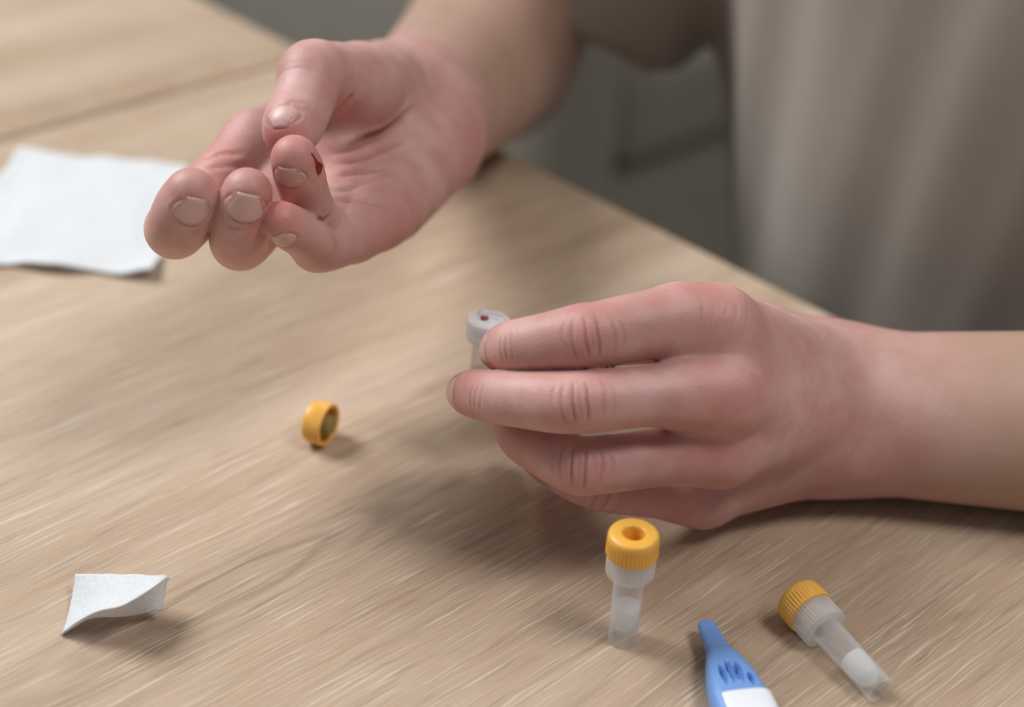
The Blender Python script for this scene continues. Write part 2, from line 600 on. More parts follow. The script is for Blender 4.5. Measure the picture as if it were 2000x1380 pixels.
# ---- the person's left hand (dorsum to us, fingers pointing left, holding the open tube)
SH_L = GE(0.63, 0.07, 0.27)
WL = T(1640, 800, 0.027); FL_ = T(2000, 815, 0.030)
dirL = nrm(FL_ - WL); dirL[2] = 0.03; dirL = nrm(dirL)
EL_L = WL + dirL * 0.245
wr, wu = P(1640, 742, 0.508), P(1640, 860, 0.502)
upn = nrm(wr - wu)
KP = 0.010
b_fi = [(1395, 642, .452, 12.0), (1330, 628, .447, 10.9), (1254, 636, .441, 9.9), (1165, 654, .437, 9.5), (1138, 657, .437, 9.6),
        (1066, 668, .440, 8.4), (1012, 675, .445, 7.8), (990, 678, .454, 7.3), (976, 684, .463, 6.3)]
b_fm = [(1415, 765, .449, 11.5), (1330, 770, .442, 9.7), (1254, 774, .437, 8.8), (1172, 781, .434, 8.9), (1104, 785, .435, 9.0),
        (1028, 780, .440, 8.4), (957, 773, .448, 7.7), (926, 768, .458, 7.2), (912, 766, .468, 6.3)]
b_fr = [(1405, 872, .462, 11.0), (1330, 882, .455, 9.4), (1254, 897, .449, 8.5), (1155, 909, .446, 8.6), (1125, 907, .447, 8.6),
        (1060, 876, .457, 8.0), (1020, 850, .468, 7.6), (1000, 815, .485, 6.8)]
b_fp = [(1372, 962, .484, 9.6), (1254, 957, .474, 8.2), (1160, 945, .468, 7.7), (1090, 915, .480, 7.0), (1050, 885, .490, 6.5), (1035, 862, .500, 6.0)]
b_th = [(1470, 672, .502, 13), (1330, 655, .508, 10.5), (1235, 655, .509, 9.9), (1120, 668, .507, 9.6), (1050, 684, .503, 8.6), (1022, 692, .500, 7.6)]


def q(t):
    return P(t[0], t[1], t[2])


trunk_b = [
    rc(wr, q(b_fi[0]), .0155, .0120, KP), rc((wr + wu) / 2, q(b_fm[0]), .017, .0115, KP),
    rc((wr + wu) / 2, q(b_fr[0]), .017, .0110, KP), rc(wu, q(b_fp[0]), .0155, .0098, KP),
    rc(P(1600, 790, .525), P(1420, 730, .482), .014, .012, KP), rc(P(1600, 810, .522), P(1410, 880, .487), .014, .011, KP),
    rc(P(1630, 720, .520), q(b_th[0]), .015, .0135, KP), rc(q(b_th[0]), P(1400, 670, .475), .010, .009, KP),
    rc(q(b_fi[0]), q(b_fi[1]), .0118, .0108, .006), rc(q(b_fm[0]), q(b_fm[1]), .0113, .0096, .006),
    rc(q(b_fr[0]), q(b_fr[1]), .0108, .0093, .006), rc(q(b_fp[0]), P(1330, 960, .480), .0096, .0088, .006),
    # forearm
    rc(wr, EL_L + upn * 0.010, .0150, .031, .012), rc(wu, EL_L - upn * 0.006, .0158, .031, .012),
    rc((wr + wu) / 2, EL_L, .019, .034, .012),
    rc(EL_L, SH_L + np.array([0, 0, 0.0]), .035, .047, .014),
]
HAND_L = Shape([trunk_b] + [vseq(f) for f in (b_fi, b_fm, b_fr, b_fp, b_th)], .004)

# ---- the person's right hand (palm up, fingers curled towards us, ring finger raised)
SH_R = GE(0.63, 0.49, 0.27)
EL_R = P(955, 102, .770)
a_fi = [(500, 290, .499, 10.5), (423, 366, .484, 9.6), (352, 438, .470, 9.3), (341, 447, .459, 9.0), (346, 440, .449, 8.8), (360, 406, .443, 8.6), (373, 379, .440, 7.6)]
a_fm = [(585, 325, .503, 10.5), (530, 400, .487, 9.5), (476, 466, .472, 9.2), (465, 466, .460, 8.6), (466, 450, .450, 8.3), (475, 410, .4445, 8.2), (483, 376, .441, 7.2)]
a_fr = [(668, 372, .504, 10.2), (642, 412, .489, 9.0), (618, 438, .474, 8.4), (604, 408, .464, 7.8), (593, 370, .456, 7.4), (583, 334, .449, 7.6), (575, 309, .444, 6.8)]
a_fp = [(738, 420, .497, 9.6), (690, 455, .484, 8.8), (626, 484, .470, 7.7), (608, 475, .461, 7.1), (591, 460, .454, 6.7), (567, 444, .447, 6.7), (549, 432, .443, 5.9)]
a_th = [(705, 165, .512, 12.2), (655, 150, .494, 10.4), (610, 142, .477, 10.3), (600, 175, .472, 9.7), (588, 208, .468, 9.4), (574, 240, .463, 9.3), (566, 256, .459, 8.2)]
Wr, Wu = P(792, 165, .580), P(846, 270, .572)
Wc = (Wr + Wu) / 2
upr = nrm(Wr - Wu)
trunk_a = [
    rc(Wr, q(a_fi[0]), .0150, .0112, KP), rc(Wc, q(a_fm[0]), .0160, .0112, KP),
    rc(Wc, q(a_fr[0]), .0160, .0110, KP), rc(Wu, q(a_fp[0]), .0160, .0105, KP),
    rc(P(752, 175, .560), q(a_th[0]), .0175, .0130, KP),                  # thenar
    rc(q(a_th[0]), q(a_th[1]), .0122, .0102, .006),
    rc(P(672, 190, .512), P(545, 272, .503), .0085, .0075, .012),         # web of the thumb
    rc(P(842, 300, .566), P(752, 395, .512), .0150, .0125, KP),           # hypothenar
    rc(q(a_fi[0]), q(a_fi[1]), .0105, .0095, .006), rc(q(a_fm[0]), q(a_fm[1]), .0105, .0095, .006),
    rc(q(a_fr[0]), q(a_fr[1]), .0102, .0088, .006), rc(q(a_fp[0]), q(a_fp[1]), .0096, .0088, .006),
    # forearm
    rc(Wr, EL_R + upr * 0.012, .0150, .034, .012), rc(Wu, EL_R - upr * 0.010, .0150, .034, .012),
    rc(Wc, EL_R, .0190, .039, .012), rc(EL_R, SH_R, .039, .048, .014),
]
HAND_R = Shape([trunk_a] + [vseq(f) for f in (a_fi, a_fm, a_fr, a_fp, a_th)], .0035)

CREASES = {0: [], 1: []}       # polylines on the skin: (points, width, depth, colour)
BLUSH = {0: [], 1: []}         # (point, radius, red)


def frame(a, b, n):
    t = nrm(b - a); n = np.asarray(n, float); n = nrm(n - t * (n @ t))
    return t, n, np.cross(t, n)


def ring_crease(h, fn, c, t, n, s, off, ang0, ang1, bow, w, d, col, m=15):
    th = np.radians(np.linspace(ang0, ang1, m)); u = np.linspace(-1, 1, m)
    c2 = c[None] + (off * (1 - bow * u ** 2))[:, None] * t[None]
    dr = np.cos(th)[:, None] * n + np.sin(th)[:, None] * s
    x = march(fn, c2, dr)
    CREASES[h].append((c2 + x[:, None] * dr, w, d, col))


def knuckle(h, fn, c, a, b, n, spread=1.0, dmul=1.0):
    t, n, s = frame(a, b, n)
    for off, ang, w, d, col in ((-.0092, 36, .0005, .00012, .12), (-.0068, 44, .0005, .00018, .22), (-.0020, 42, .00045, .00034, .50),
                                (-.0002, 24, .0004, .00012, .15), (.0019, 40, .00045, .00030, .46), (.0058, 44, .0005, .00018, .22), (.0082, 32, .0005, .00010, .12)):
        j = random.uniform(-.0004, .0004); k = random.uniform(-8, 8)
        ring_crease(h, fn, c, t, n, s, (off + j) * spread, -ang + k, ang + k, .25, w, 1.3 * d * dmul, 1.35 * col * dmul)


def nail(h, f, parent, a, b, n, v0, ln, ang):
    """a nail plate lying on the back of a fingertip"""
    t, n, s = frame(a, b, n); fn = Shape([vseq(f)])
    nu, nv = 15, 12
    V, Fq, border = [], [], []
    for i in range(nv):
        v = i / (nv - 1)
        wdt = ang * (0.80 + 0.20 * math.sin(math.pi * min(1, v * 1.15 + .1))) * (1 - 0.42 * max(0, (0.22 - v) / 0.22) ** 2)
        th = np.radians(np.linspace(-wdt, wdt, nu)); u = np.linspace(-1, 1, nu)
        ax = v0 + ln * (v + (1 - u ** 2) * (-0.14 * (1 - v) ** 2 + 0.10 * v ** 2))
        c2 = a[None] + ax[:, None] * t
        dr = np.cos(th)[:, None] * n + np.sin(th)[:, None] * s
        x = march(fn, c2, dr)
        lift = .00016 - .00036 * np.abs(u) ** 4 - (.0005 if i == 0 else 0) - .00012 * max(0, v - .8) / .2
        pts = c2 + (x + lift)[:, None] * dr
        V.extend(pts); border.append(c2 + x[:, None] * dr)
    for i in range(nv - 1):
        for j in range(nu - 1):
            k = i * nu + j
            Fq.append((k, k + nu, k + nu + 1, k + 1))
    me = mesh_pydata('fingernail', V, Fq)
    o = link('fingernail', me, M_NAIL, parent)
    md = o.modifiers.new('thickness', 'SOLIDIFY'); md.thickness = 0.00022; md.offset = 1.0
    for ix in (0, -1):
        CREASES[h].append((np.array([b_[ix] for b_ in border]), .0006, .00022, .30))
    CREASES[h].append((border[0], .0006, .00025, .28))
    CREASES[h].append((border[-1], .0005, .00012, .30))
    return o


tocam = -FWD

# knuckle folds and blush of the left hand
for f, i in ((b_fi, 3), (b_fm, 3), (b_fr, 3)):
    c = (q(f[i]) + q(f[i + 1])) / 2
    knuckle(0, HAND_L, c, q(f[i]), q(f[i + 1]), -ray(f[i][0], f[i][1]), 1.0)
    BLUSH[0].append((c - .008 * ray(f[i][0], f[i][1]), .011, .38))
kp = q(b_fp[2]); knuckle(0, HAND_L, kp, q(b_fp[1]), q(b_fp[2]), -ray(1160, 945) - .6 * UPV, .8, .8)
for f, i in ((b_fi, 6), (b_fm, 6)):
    c = q(f[i]); t, n, s = frame(q(f[i - 1]), q(f[i]), -ray(f[i][0], f[i][1]) - .2 * RGT)
    for off, d in ((-.003, .00018), (-.0008, .00024), (.0012, .0002)):
        ring_crease(0, HAND_L, c, t, n, s, off, -34, 30, .2, .0005, d, .20)
for x, y, d, r, a in ((1400, 600, .44, .016, .30), (1405, 770, .438, .013, .62), (1395, 880, .45, .012, .42), (1310, 985, .47, .016, .55),
                      (950, 680, .455, .012, .35), (900, 765, .455, .014, .45), (1010, 860, .46, .016, .30), (1270, 700, .445, .008, .5),
                      (1270, 835, .445, .008, .5), (1060, 900, .455, .016, .25), (1700, 900, .49, .02, .25)):
    BLUSH[0].append((P(x, y, d), r, a))
# blush, pads and palm lines of the right hand
for x, y, d, r, a in ((385, 350, .448, .012, .45), (490, 345, .447, .011, .42), (575, 290, .445, .011, .80), (540, 415, .441, .011, .80), (545, 280, .447, .013, .85),
                      (440, 300, .48, .016, .40), (750, 440, .49, .018, .30), (690, 330, .50, .02, .22), (340, 470, .45, .015, .25), (470, 500, .45, .015, .25),
                      (850, 330, .55, .02, .28), (660, 160, .48, .012, .28), (600, 505, .46, .014, .22), (640, 180, .47, .010, .35)):
    BLUSH[1].append((P(x, y, d), r, a))


def palm_line(pts, w, d, col, d0=.40, d1=.60):
    cps = []
    for (x0, y0), (x1, y1) in zip(pts[:-1], pts[1:]):
        for k in range(6):
            cps.append((x0 + (x1 - x0) * k / 6, y0 + (y1 - y0) * k / 6))
    cps.append(pts[-1])
    CREASES[1].append((np.array([sight(HAND_R, x, y, d0, d1) for x, y in cps]), w, d, col))


palm_line([(640, 303), (690, 286), (740, 260), (785, 230), (812, 206)], .0013, .0016, .75, .45)
palm_line([(650, 322), (700, 312), (750, 292), (790, 272)], .0011, .0011, .50, .45)
palm_line([(655, 345), (700, 338), (760, 330)], .0011, .0009, .35, .45)
palm_line([(640, 375), (680, 372), (730, 352), (775, 330)], .0010, .0005, .20, .45)
palm_line([(648, 395), (690, 393), (740, 402), (768, 420)], .0010, .0006, .22, .45)
palm_line([(650, 222), (664, 208), (680, 194), (692, 180)], .0012, .0007, .35, .44)
for k in range(9):
    x = 1352 + 11 * k
    pts = [(x + 26 - 10 * abs(k - 4) * .2, 585), (x + 20, 615), (x + 8, 650), (x - 12 - k, 684)]
    if k % 2: pts = pts[1:]
    pl = []
    for (x0, y0), (x1, y1) in zip(pts[:-1], pts[1:]):
        pl += [(x0 + (x1 - x0) * j / 4, y0 + (y1 - y0) * j / 4) for j in range(4)]
    CREASES[0].append((np.array([sight(HAND_L, a_, b_, .40, .50) for a_, b_ in pl]), .0005, .00008, .14))
palm_line([(616, 428), (632, 430), (645, 418)], .0007, .0006, .5, .43)
palm_line([(395, 312), (430, 302), (480, 300)], .0010, .0005, .22, .44)
palm_line([(400, 330), (440, 325), (490, 325)], .0010, .0004, .18, .44)
for y in (205, 212, 219):
    palm_line([(548, y + 3), (572, y - 6), (600, y - 2), (615, y + 8)], .0007, .00028, .12, .43)
for y in (443, 450):
    palm_line([(440, y - 8), (470, y), (505, y - 8)], .0007, .00032, .20, .42)

body_parts = []


def build_skin(h, fn, vox, lo, hi, clip):
    v, qd, nr = surface_nets(fn, lo, hi, vox, 8, clip)
    disp = np.zeros(len(v)); red = np.zeros(len(v)); cre = np.zeros(len(v))
    for pts, w, d, col in CREASES[h]:
        m = np.nonzero(np.all((v > pts.min(0) - 3 * w - .001) & (v < pts.max(0) + 3 * w + .001), axis=1))[0]
        if len(m) == 0: continue
        best = np.full(len(m), 1.0); tt = np.zeros(len(m)); n = len(pts) - 1
        for i in range(n):
            a, b = pts[i], pts[i + 1]; ab = b - a
            t = np.clip((v[m] - a) @ ab / (ab @ ab + 1e-14), 0, 1)
            dd = np.linalg.norm(v[m] - a - t[:, None] * ab, axis=1)
            up = dd < best
            best = np.where(up, dd, best); tt = np.where(up, (i + t) / n, tt)
        fade = np.clip(np.minimum(tt, 1 - tt) / .22, 0, 1)
        gs = np.exp(-(best / w) ** 2) * fade
        disp[m] -= gs * d
        disp[m] += d * .35 * fade * np.exp(-((best - 2.0 * w) / (1.0 * w)) ** 2)
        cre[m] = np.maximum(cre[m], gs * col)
    for c, r, a in BLUSH[h]:
        dd = np.sum((v - c) ** 2, axis=1)
        red = np.maximum(red, a * np.exp(-dd / (r * r)))
    v = v + nr * disp[:, None]
    return v, qd, red, cre


body_holder = bpy.data.meshes.new('body')
body = link('body', body_holder, None, person)


def nails():
    for f, ln, v0, ang, nn in ((b_fi, .0115, -.002, 50, -.95 * RGT - .35 * FWD + .05 * UPV), (b_fm, .0120, -.002, 52, -.95 * RGT - .35 * FWD + .0 * UPV)):
        nail(0, f, body, q(f[-2]), q(f[-1]), nn, v0, ln, ang)
    nail(1, a_fi, body, q(a_fi[4]), q(a_fi[6]), tocam - .25 * UPV + .46 * RGT, .0108, .0068, 43)
    nail(1, a_fm, body, q(a_fm[4]), q(a_fm[6]), tocam - .2 * UPV + .22 * RGT, .0105, .0070, 54)
    nail(1, a_fr, body, q(a_fr[4]), q(a_fr[6]), tocam - .6 * UPV - .25 * RGT, .0108, .0058, 44)
    nail(1, a_fp, body, q(a_fp[4]), q(a_fp[6]), -UPV - .05 * RGT + .75 * tocam, .0098, .0046, 38)
    nail(1, a_th, body, q(a_th[5]), q(a_th[6]), tocam + .5 * UPV - .25 * RGT, .0052, .0060, 44)


nails()
SEAM_L, SEAM_R = .085, .075
axR = nrm(EL_R - Wc)
clipL = lambda p: (p - WL) @ dirL - SEAM_L
clipR = lambda p: (p - Wc) @ axR - SEAM_R
fine = []
for h_, fn_, cl, cen_, ax_, sm_ in ((0, HAND_L, clipL, WL, dirL, SEAM_L), (1, HAND_R, clipR, Wc, axR, SEAM_R)):
    pr = [x for g in fn_.groups[1:] for x in g] + [rc(cen_, cen_ + ax_ * (sm_ + .01), .045, .05)]
    lo_ = np.min([x['lo'] for x in pr], axis=0) - .01; hi_ = np.max([x['hi'] for x in pr], axis=0) + .01
    fine.append(build_skin(h_, fn_, VOX, lo_, hi_, cl))
    lo_, hi_ = fn_.bounds()
    v, qd, _n = surface_nets(fn_, lo_, hi_, .0022, 8, lambda p, cl=cl: -cl(p) - .0015)
    fine.append((v, qd, np.zeros(len(v)), np.zeros(len(v))))
TORSO = Shape([[rc(GE(.63, .28, .20), GE(.61, .28, -.22), .160, .140, .02, G, .60),
                rc(SH_L, SH_R, .052, .052, .05), rc(GE(.63, .28, .28), GE(.615, .28, .36), .055, .052, .03)]])
lo, hi = TORSO.bounds()
v, qd, _n = surface_nets(TORSO, lo, hi, .008, 4, None, 0, 2.5)
fine.append((v, qd, np.zeros(len(v)), np.zeros(len(v))))
offs = np.cumsum([0] + [len(f[0]) for f in fine])
vs_ = np.concatenate([f[0] for f in fine])
qs_ = np.concatenate([f[1] + o for f, o in zip(fine, offs)])
red = np.concatenate([f[2] for f in fine]); cre = np.concatenate([f[3] for f in fine])
# forearms are browner than the hands
tan = np.clip((clipL(vs_) + SEAM_L + .010) / .06, 0, 1)
tanR = np.clip((clipR(vs_) + SEAM_R + .012) / .05, 0, 1)
tan[offs[2]:] = tanR[offs[2]:]
used = np.unique(qs_); remap = np.zeros(len(vs_), np.int64); remap[used] = np.arange(len(used))
vs_, red, cre, tan, qs_ = vs_[used], red[used], cre[used], tan[used], remap[qs_]
me = np_mesh('body', vs_, qs_)
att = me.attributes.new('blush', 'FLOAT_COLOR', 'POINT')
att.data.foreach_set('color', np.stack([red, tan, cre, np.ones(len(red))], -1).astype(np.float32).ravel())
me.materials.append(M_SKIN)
me.polygons.foreach_set('use_smooth', [True] * len(me.polygons))
body.data = me
bpy.data.meshes.remove(body_holder)
me.name = 'body'

# ------------------------------------------------------------------ clothes
HEM_R = P(1122, 0, .790)
axS = nrm(HEM_R - SH_R)
HEM_L = SH_L + (EL_L - SH_L) * .62; axL = nrm(EL_L - SH_L)


class ShirtShape:
    trunk = [rc(GE(.64, .300, .20), GE(.62, .300, -.42), .207, .098, .03, G, .66), rc(SH_L, SH_R, .066, .066, .06)]
    sl_r = [rc(SH_R, HEM_R + axS * .05, .085, .060, .03)]; sl_l = [rc(SH_L, HEM_L + axL * .05, .085, .066, .03)]
    in_r = [rc(HEM_R - axS * .07, HEM_R + axS * .2, .047, .051)]; in_l = [rc(HEM_L - axL * .07, HEM_L + axL * .2, .056, .060)]
    neck = [rc(GE(.615, .285, .30), GE(.60, .285, .48), .066, .070)]

    def local(self, *a):
        return self

    def bounds(self):
        return Shape([self.trunk + self.sl_r + self.sl_l]).bounds()

    def __call__(self, p):
        t = np.maximum(chain_d(p, self.trunk), -.335 - p[:, 2])
        r = np.maximum(np.maximum(chain_d(p, self.sl_r), (p - HEM_R) @ axS - .006), -chain_d(p, self.in_r))
        l = np.maximum(np.maximum(chain_d(p, self.sl_l), (p - HEM_L) @ axL - .012), -chain_d(p, self.in_l))
        return np.maximum(smin(smin(t, r, .03), l, .03), -chain_d(p, self.neck))


SHIRT = ShirtShape()
lo, hi = SHIRT.bounds()
sv, sq, gn = surface_nets(SHIRT, lo, hi, .0055, 6, None, 0, 2.2)
dsp = np.array([noise.noise(Vector((float(a @ E) * 16, float(a @ G) * 16, float(a[2]) * 5))) * .6 +
                noise.noise(Vector((float(a @ E) * 26 + float(a[2]) * 5, float(a @ G) * 20, float(a[2]) * 3 + 7))) * .6 for a in sv])
sv = sv + gn * (dsp * .011)[:, None]
shirt = link('t_shirt', np_mesh('t_shirt', sv, sq), M_SHIRT, person)
sm = shirt.modifiers.new('soft', 'SMOOTH'); sm.factor = .6; sm.iterations = 3

TROUS = Shape([[rc(GE(.64, .36, -.24), GE(.62, .20, -.24), .10, .10, .03)] +
               sum([[rc(GE(.60, .285 + s * .085, -.24), GE(.20, .285 + s * .13, -.20), .085, .065, .03),
                     rc(GE(.20, .285 + s * .13, -.20), GE(.24, .285 + s * .13, -.70), .065, .050, .03)] for s in (-1, 1)], [])])
lo, hi = TROUS.bounds()
tv, tq, _n = surface_nets(TROUS, lo, hi, .010, 4, None, 0)
trousers = link('trousers', np_mesh('trousers', tv, tq), M_TROUSER, person)

# ------------------------------------------------------------------ small things on the table


def lathe(name, prof, seg=120, ribs=0):
    """closed profile of (radius mm, height mm, rib amplitude mm) turned about z"""
    V, F = [], []
    idx = []
    for (r, z, a) in prof:
        if r < 1e-6:
            idx.append([len(V)] * seg); V.append((0, 0, z / 1000)); continue
        row = []
        for i in range(seg):
            th = 2 * math.pi * i / seg
            k = r
            if a and ribs:
                ph = (th * ribs / (2 * math.pi)) % 1.0
                k = r - a * (0.5 + 0.5 * math.cos(2 * math.pi * ph)) ** 2
            row.append(len(V)); V.append((k * math.cos(th) / 1000, k * math.sin(th) / 1000, z / 1000))
        idx.append(row)
    n = len(prof)
    for j in range(n):
        A, B_ = idx[j], idx[(j + 1) % n]
        for i in range(seg):
            i2 = (i + 1) % seg
            f = []
            for t in (A[i], A[i2], B_[i2], B_[i]):
                if t not in f: f.append(t)
            if len(f) > 2: F.append(tuple(f))
    return mesh_pydata(name, V, F)


def sharp(me, ang=38):
    me.polygons.foreach_set('use_smooth', [True] * len(me.polygons))
    me.set_sharp_from_angle(angle=math.radians(ang))
    return me


CAP_ME = sharp(lathe('screw_cap', [(0, .1, 0), (3.2, .1, 0), (3.3, .3, 0), (3.3, 3.2, 0), (5.9, 3.2, 0), (6.2, 0.3, 0), (6.4, 0, 0), (7.35, 0, 0), (7.5, .15, .32), (7.45, 2.0, .32), (7.4, 4.2, .30), (7.35, 5.0, .16), (7.3, 5.5, 0), (7.22, 6.1, 0), (7.05, 6.6, 0),
                              (6.75, 7.0, 0), (6.3, 7.22, 0), (5.8, 7.3, 0), (3.9, 7.3, 0), (3.45, 7.2, 0), (3.1, 6.9, 0), (2.95, 6.4, 0), (2.75, 1.0, 0), (0, .7, 0)], 252, 42))
PLUG_ME = sharp(lathe('rubber_plug', [(0, 3.7, 0), (3.4, 3.7, 0), (3.4, -.6, 0), (3.1, -1.2, 0), (2.4, -1.5, 0), (0, -1.5, 0)], 60))
COLLAR_ME = sharp(lathe('ribbed_collar', [(4.45, 25.0, 0), (6.5, 25.0, 0), (6.85, 25.3, .2), (6.95, 26, .24), (7.0, 29.5, .24), (7.0, 32.9, .24), (6.7, 33.0, 0), (6.1, 33.0, 0), (6.0, 26.2, 0), (4.45, 26.0, 0)], 252, 42))
TUBE_ME = sharp(lathe('tube_wall', [(3.9, 0, 0), (4.22, 0, 0), (4.32, .2, 0), (4.42, 31.0, 0), (4.08, 31.0, 0), (3.98, 9, 0), (3.75, 7, 0), (3.0, 5.0, 0), (1.7, 3.7, 0), (0, 3.3, 0),
                                    (0, 2.7, 0), (1.8, 3.1, 0), (3.1, 4.2, 0), (3.75, 5.8, 0), (3.95, 6.5, 0)], 72))
GEL_ME = sharp(lathe('milky_gel', [(0, 3.45, 0), (1.65, 3.85, 0), (2.9, 5.1, 0), (3.66, 7.1, 0), (3.92, 9, 0), (3.96, 13.0, 0), (3.6, 12.7, 0), (2.0, 12.5, 0), (0, 12.45, 0)], 60))
for m_, mt in ((CAP_ME, M_YELLOW), (PLUG_ME, M_PLUG), (COLLAR_ME, M_COLLAR), (TUBE_ME, M_FROST), (GEL_ME, M_GEL)):
    m_.materials.append(mt)


def inst(name, me, parent, offset=(0, 0, 0)):
    o = bpy.data.objects.new(name, me); COL.objects.link(o)
    o.parent = parent; o.location = offset
    return o


def axis_rot(d, spin=0.0):
    z = nrm(d); x = nrm(np.cross(UZ if abs(z[2]) < .9 else G, z)); y = np.cross(z, x)
    return Matrix((tuple(x), tuple(y), tuple(z))).transposed() @ Matrix.Rotation(spin, 3, 'Z')


def sample_tube(loc, axis, label, capped=True, spin=0.0):
    r = empty('sample_tube', loc, axis_rot(axis, spin))
    tag(r, label, 'sample tube', 'clear plastic sample tubes')
    inst('tube_wall', TUBE_ME, r); inst('milky_gel', GEL_ME, r)
    if capped:
        inst('ribbed_collar', COLLAR_ME, r)
        inst('screw_cap', CAP_ME, r, (0, 0, .0322))
    return r


sample_tube(T(1216, 1247, .0002), UZ, 'upright clear sample tube with amber screw cap standing on table')
LB = T(1721, 1349, .0046); LC = T(1578, 1190, .0077)
sample_tube(LB, LC - LB, 'clear sample tube with amber cap lying on its side', spin=.4)

# the open tube in the fingers
HT = P(955, 624, .489); HB = P(936, 790, .5035)
hax = nrm(HT - HB)
held = sample_tube(HT - hax * .0315, hax, 'open uncapped sample tube held upright between the fingers', False)
OPEN_ME = sharp(lathe('smooth_collar', [(4.45, 23.4, 0), (5.6, 23.4, 0), (6.7, 24.6, 0), (6.95, 25.3, 0), (7.0, 27, 0), (6.85, 27.4, 0), (6.95, 27.8, 0), (6.95, 31.0, 0), (6.75, 31.5, 0), (6.3, 31.5, 0), (6.05, 31.2, 0),
                                         (5.9, 30.4, 0), (5.5, 30.1, 0), (3.0, 30.0, 0), (0, 30.0, 0), (0, 29.0, 0), (3.0, 29.0, 0), (4.45, 26.0, 0)], 120))
OPEN_ME.materials.append(mat_frosted('milky_plastic', (.97, .97, .98, 1), opaque=.74, edge=.2))
inst('smooth_collar', OPEN_ME, held)
bm = bmesh.new()
bmesh.ops.create_cone(bm, cap_ends=True, segments=12, radius1=.0013, radius2=.0002, depth=.0042)
me = bpy.data.meshes.new('torn_tab'); bm.to_mesh(me); bm.free(); me.materials.append(OPEN_ME.materials[0])
hl = held.matrix_world.inverted() @ Vector(HT - .0028 * RGT + .0048 * FWD * 1.0 + .001 * UPV)
inst('torn_tab', me, held, (hl.x, hl.y, .0322))


def blob(name, prims, mat, label, cat, h=.00018):
    sh = Shape([prims]); lo, hi = sh.bounds()
    v, qd, _ = surface_nets(sh, lo, hi, h, 6, None, 1, 1.6)
    o = link(name, np_mesh(name, v, qd), mat)
    return tag(o, label, cat)


# blood on the finger pad and in the mouth of the tube
fr = Shape([vseq(a_fr)])


def on_finger(x, y):
    for dx in np.arange(0, 40, 1.0):
        p = CP + np.linspace(.42, .48, 200)[:, None] * ray(x - dx, y)
        d = fr(p)
        if (d < 0).any():
            return p[(d < 0).argmax()], gradient(fr, p[(d < 0).argmax()][None])[0]


(p0, n0), (p1, n1), (p2, n2), (p3, n3) = [on_finger(*c) for c in ((609, 301), (616, 314), (621, 325), (622, 334))]
blob('blood_drop', [rc(p0, p1, .0004, .0005, .0004), rc(p1, p2, .0005, .0010, .0005), rc(p2 + n2 * .0001, p3 + n3 * .0001, .0014, .0009, .0005)],
     M_BLOOD, 'dark red blood drop on the raised ring fingertip', 'blood')
hb = HT - .0011 * hax - .0017 * RGT + .0034 * (FWD - hax * (FWD @ hax))
blob('blood_drop', [rc(hb, hb + .0007 * RGT + .0002 * UPV, .00115, .0008, .0003), rc(hb + .0003 * RGT + .001 * FWD, hb + .0012 * RGT + .0012 * FWD, .0005, .0004, .0003)],
     M_BLOOD, 'small red blood drop inside the rim of the open tube', 'blood')

# loose cap on its side, mouth towards the right
cax = nrm(np.array([.93, -.36, 0.0]))
CC = T(621, 824, .0075)
lc = empty('bottle_cap', CC + cax * .0043, axis_rot(-cax))
tag(lc, 'loose amber screw cap lying on its side with olive inner plug', 'cap')
inst('screw_cap', CAP_ME, lc); inst('rubber_plug', PLUG_ME, lc)

# ------------------------------------------------------------------ the lancet
TIP = T(1377, 1213, .0050); LE = T(1444, 1368, .0050)
lx = nrm((LE - TIP) * np.array([1, 1, 0])); ly = np.cross(UZ, lx)        # ly: to the lancet's side
lanc = empty('lancet', np.array([TIP[0], TIP[1], 0]))
tag(lanc, 'blue and white safety lancet lying on the table between tubes', 'lancet')
ST = np.array([(0, 1.0, .7, 5.0), (.5, 2.0, 1.1, 5.0), (1.6, 2.65, 1.4, 5.0), (6, 3.0, 1.6, 5.0), (10.5, 3.3, 2.0, 5.0), (11.6, 3.4, 2.4, 5.0), (13.4, 3.9, 2.9, 5.0),
               (13.5, 3.75, 2.75, 5.0), (14.2, 4.0, 3.0, 5.0), (17, 5.0, 3.8, 5.0), (21, 6.2, 4.4, 5.0), (26, 7.3, 4.8, 5.0), (31, 8.0, 4.95, 5.0), (38, 8.3, 4.95, 5.0), (48, 8.0, 4.9, 4.95), (56, 7.4, 4.7, 4.9), (60, 6.6, 4.2, 4.9)])


def lsec(s):
    return [np.interp(s, ST[:, 0], ST[:, i]) for i in (1, 2, 3)]


def to_loc(x, y, z):
    p = T(x, y, z) - TIP
    return p @ lx * 1000, p @ ly * 1000


GRV = [(to_loc(1330 + a / 7.265, 1190 + b / 7.265, .0095), to_loc(1330 + c / 7.265, 1190 + d / 7.265, .0095)) for a, b, c, d in
       ((538, 760, 665, 1080), (620, 680, 785, 1070), (758, 715, 905, 1060), (955, 880, 1035, 1075))]


def lpoint(s, th, grow=0.0):
    hw, hh, zc = lsec(s)
    e = .55 if s > 12 else .7
    c, sn = math.cos(th), math.sin(th)
    y = (hw + grow) * math.copysign(abs(c) ** e, c); z = (hh + grow) * math.copysign(abs(sn) ** e, sn)
    if s > 14 and sn > 0 and grow == 0:
        for (s0, y0), (s1, y1) in GRV:
            t = (s - s0) / (s1 - s0)
            if 0 < t < 1:
                wd = .9 * math.sin(math.pi * t ** .8) + .05
                k = abs(y - (y0 + (y1 - y0) * t)) / wd
                if k < 1: z -= 2.6 * (1 - k * k) * min(1, 3 * (1 - t), 4 * t)
    return np.array([TIP[0], TIP[1], 0]) + lx * (s / 1000) + ly * (y / 1000) + UZ * ((z + zc) / 1000)


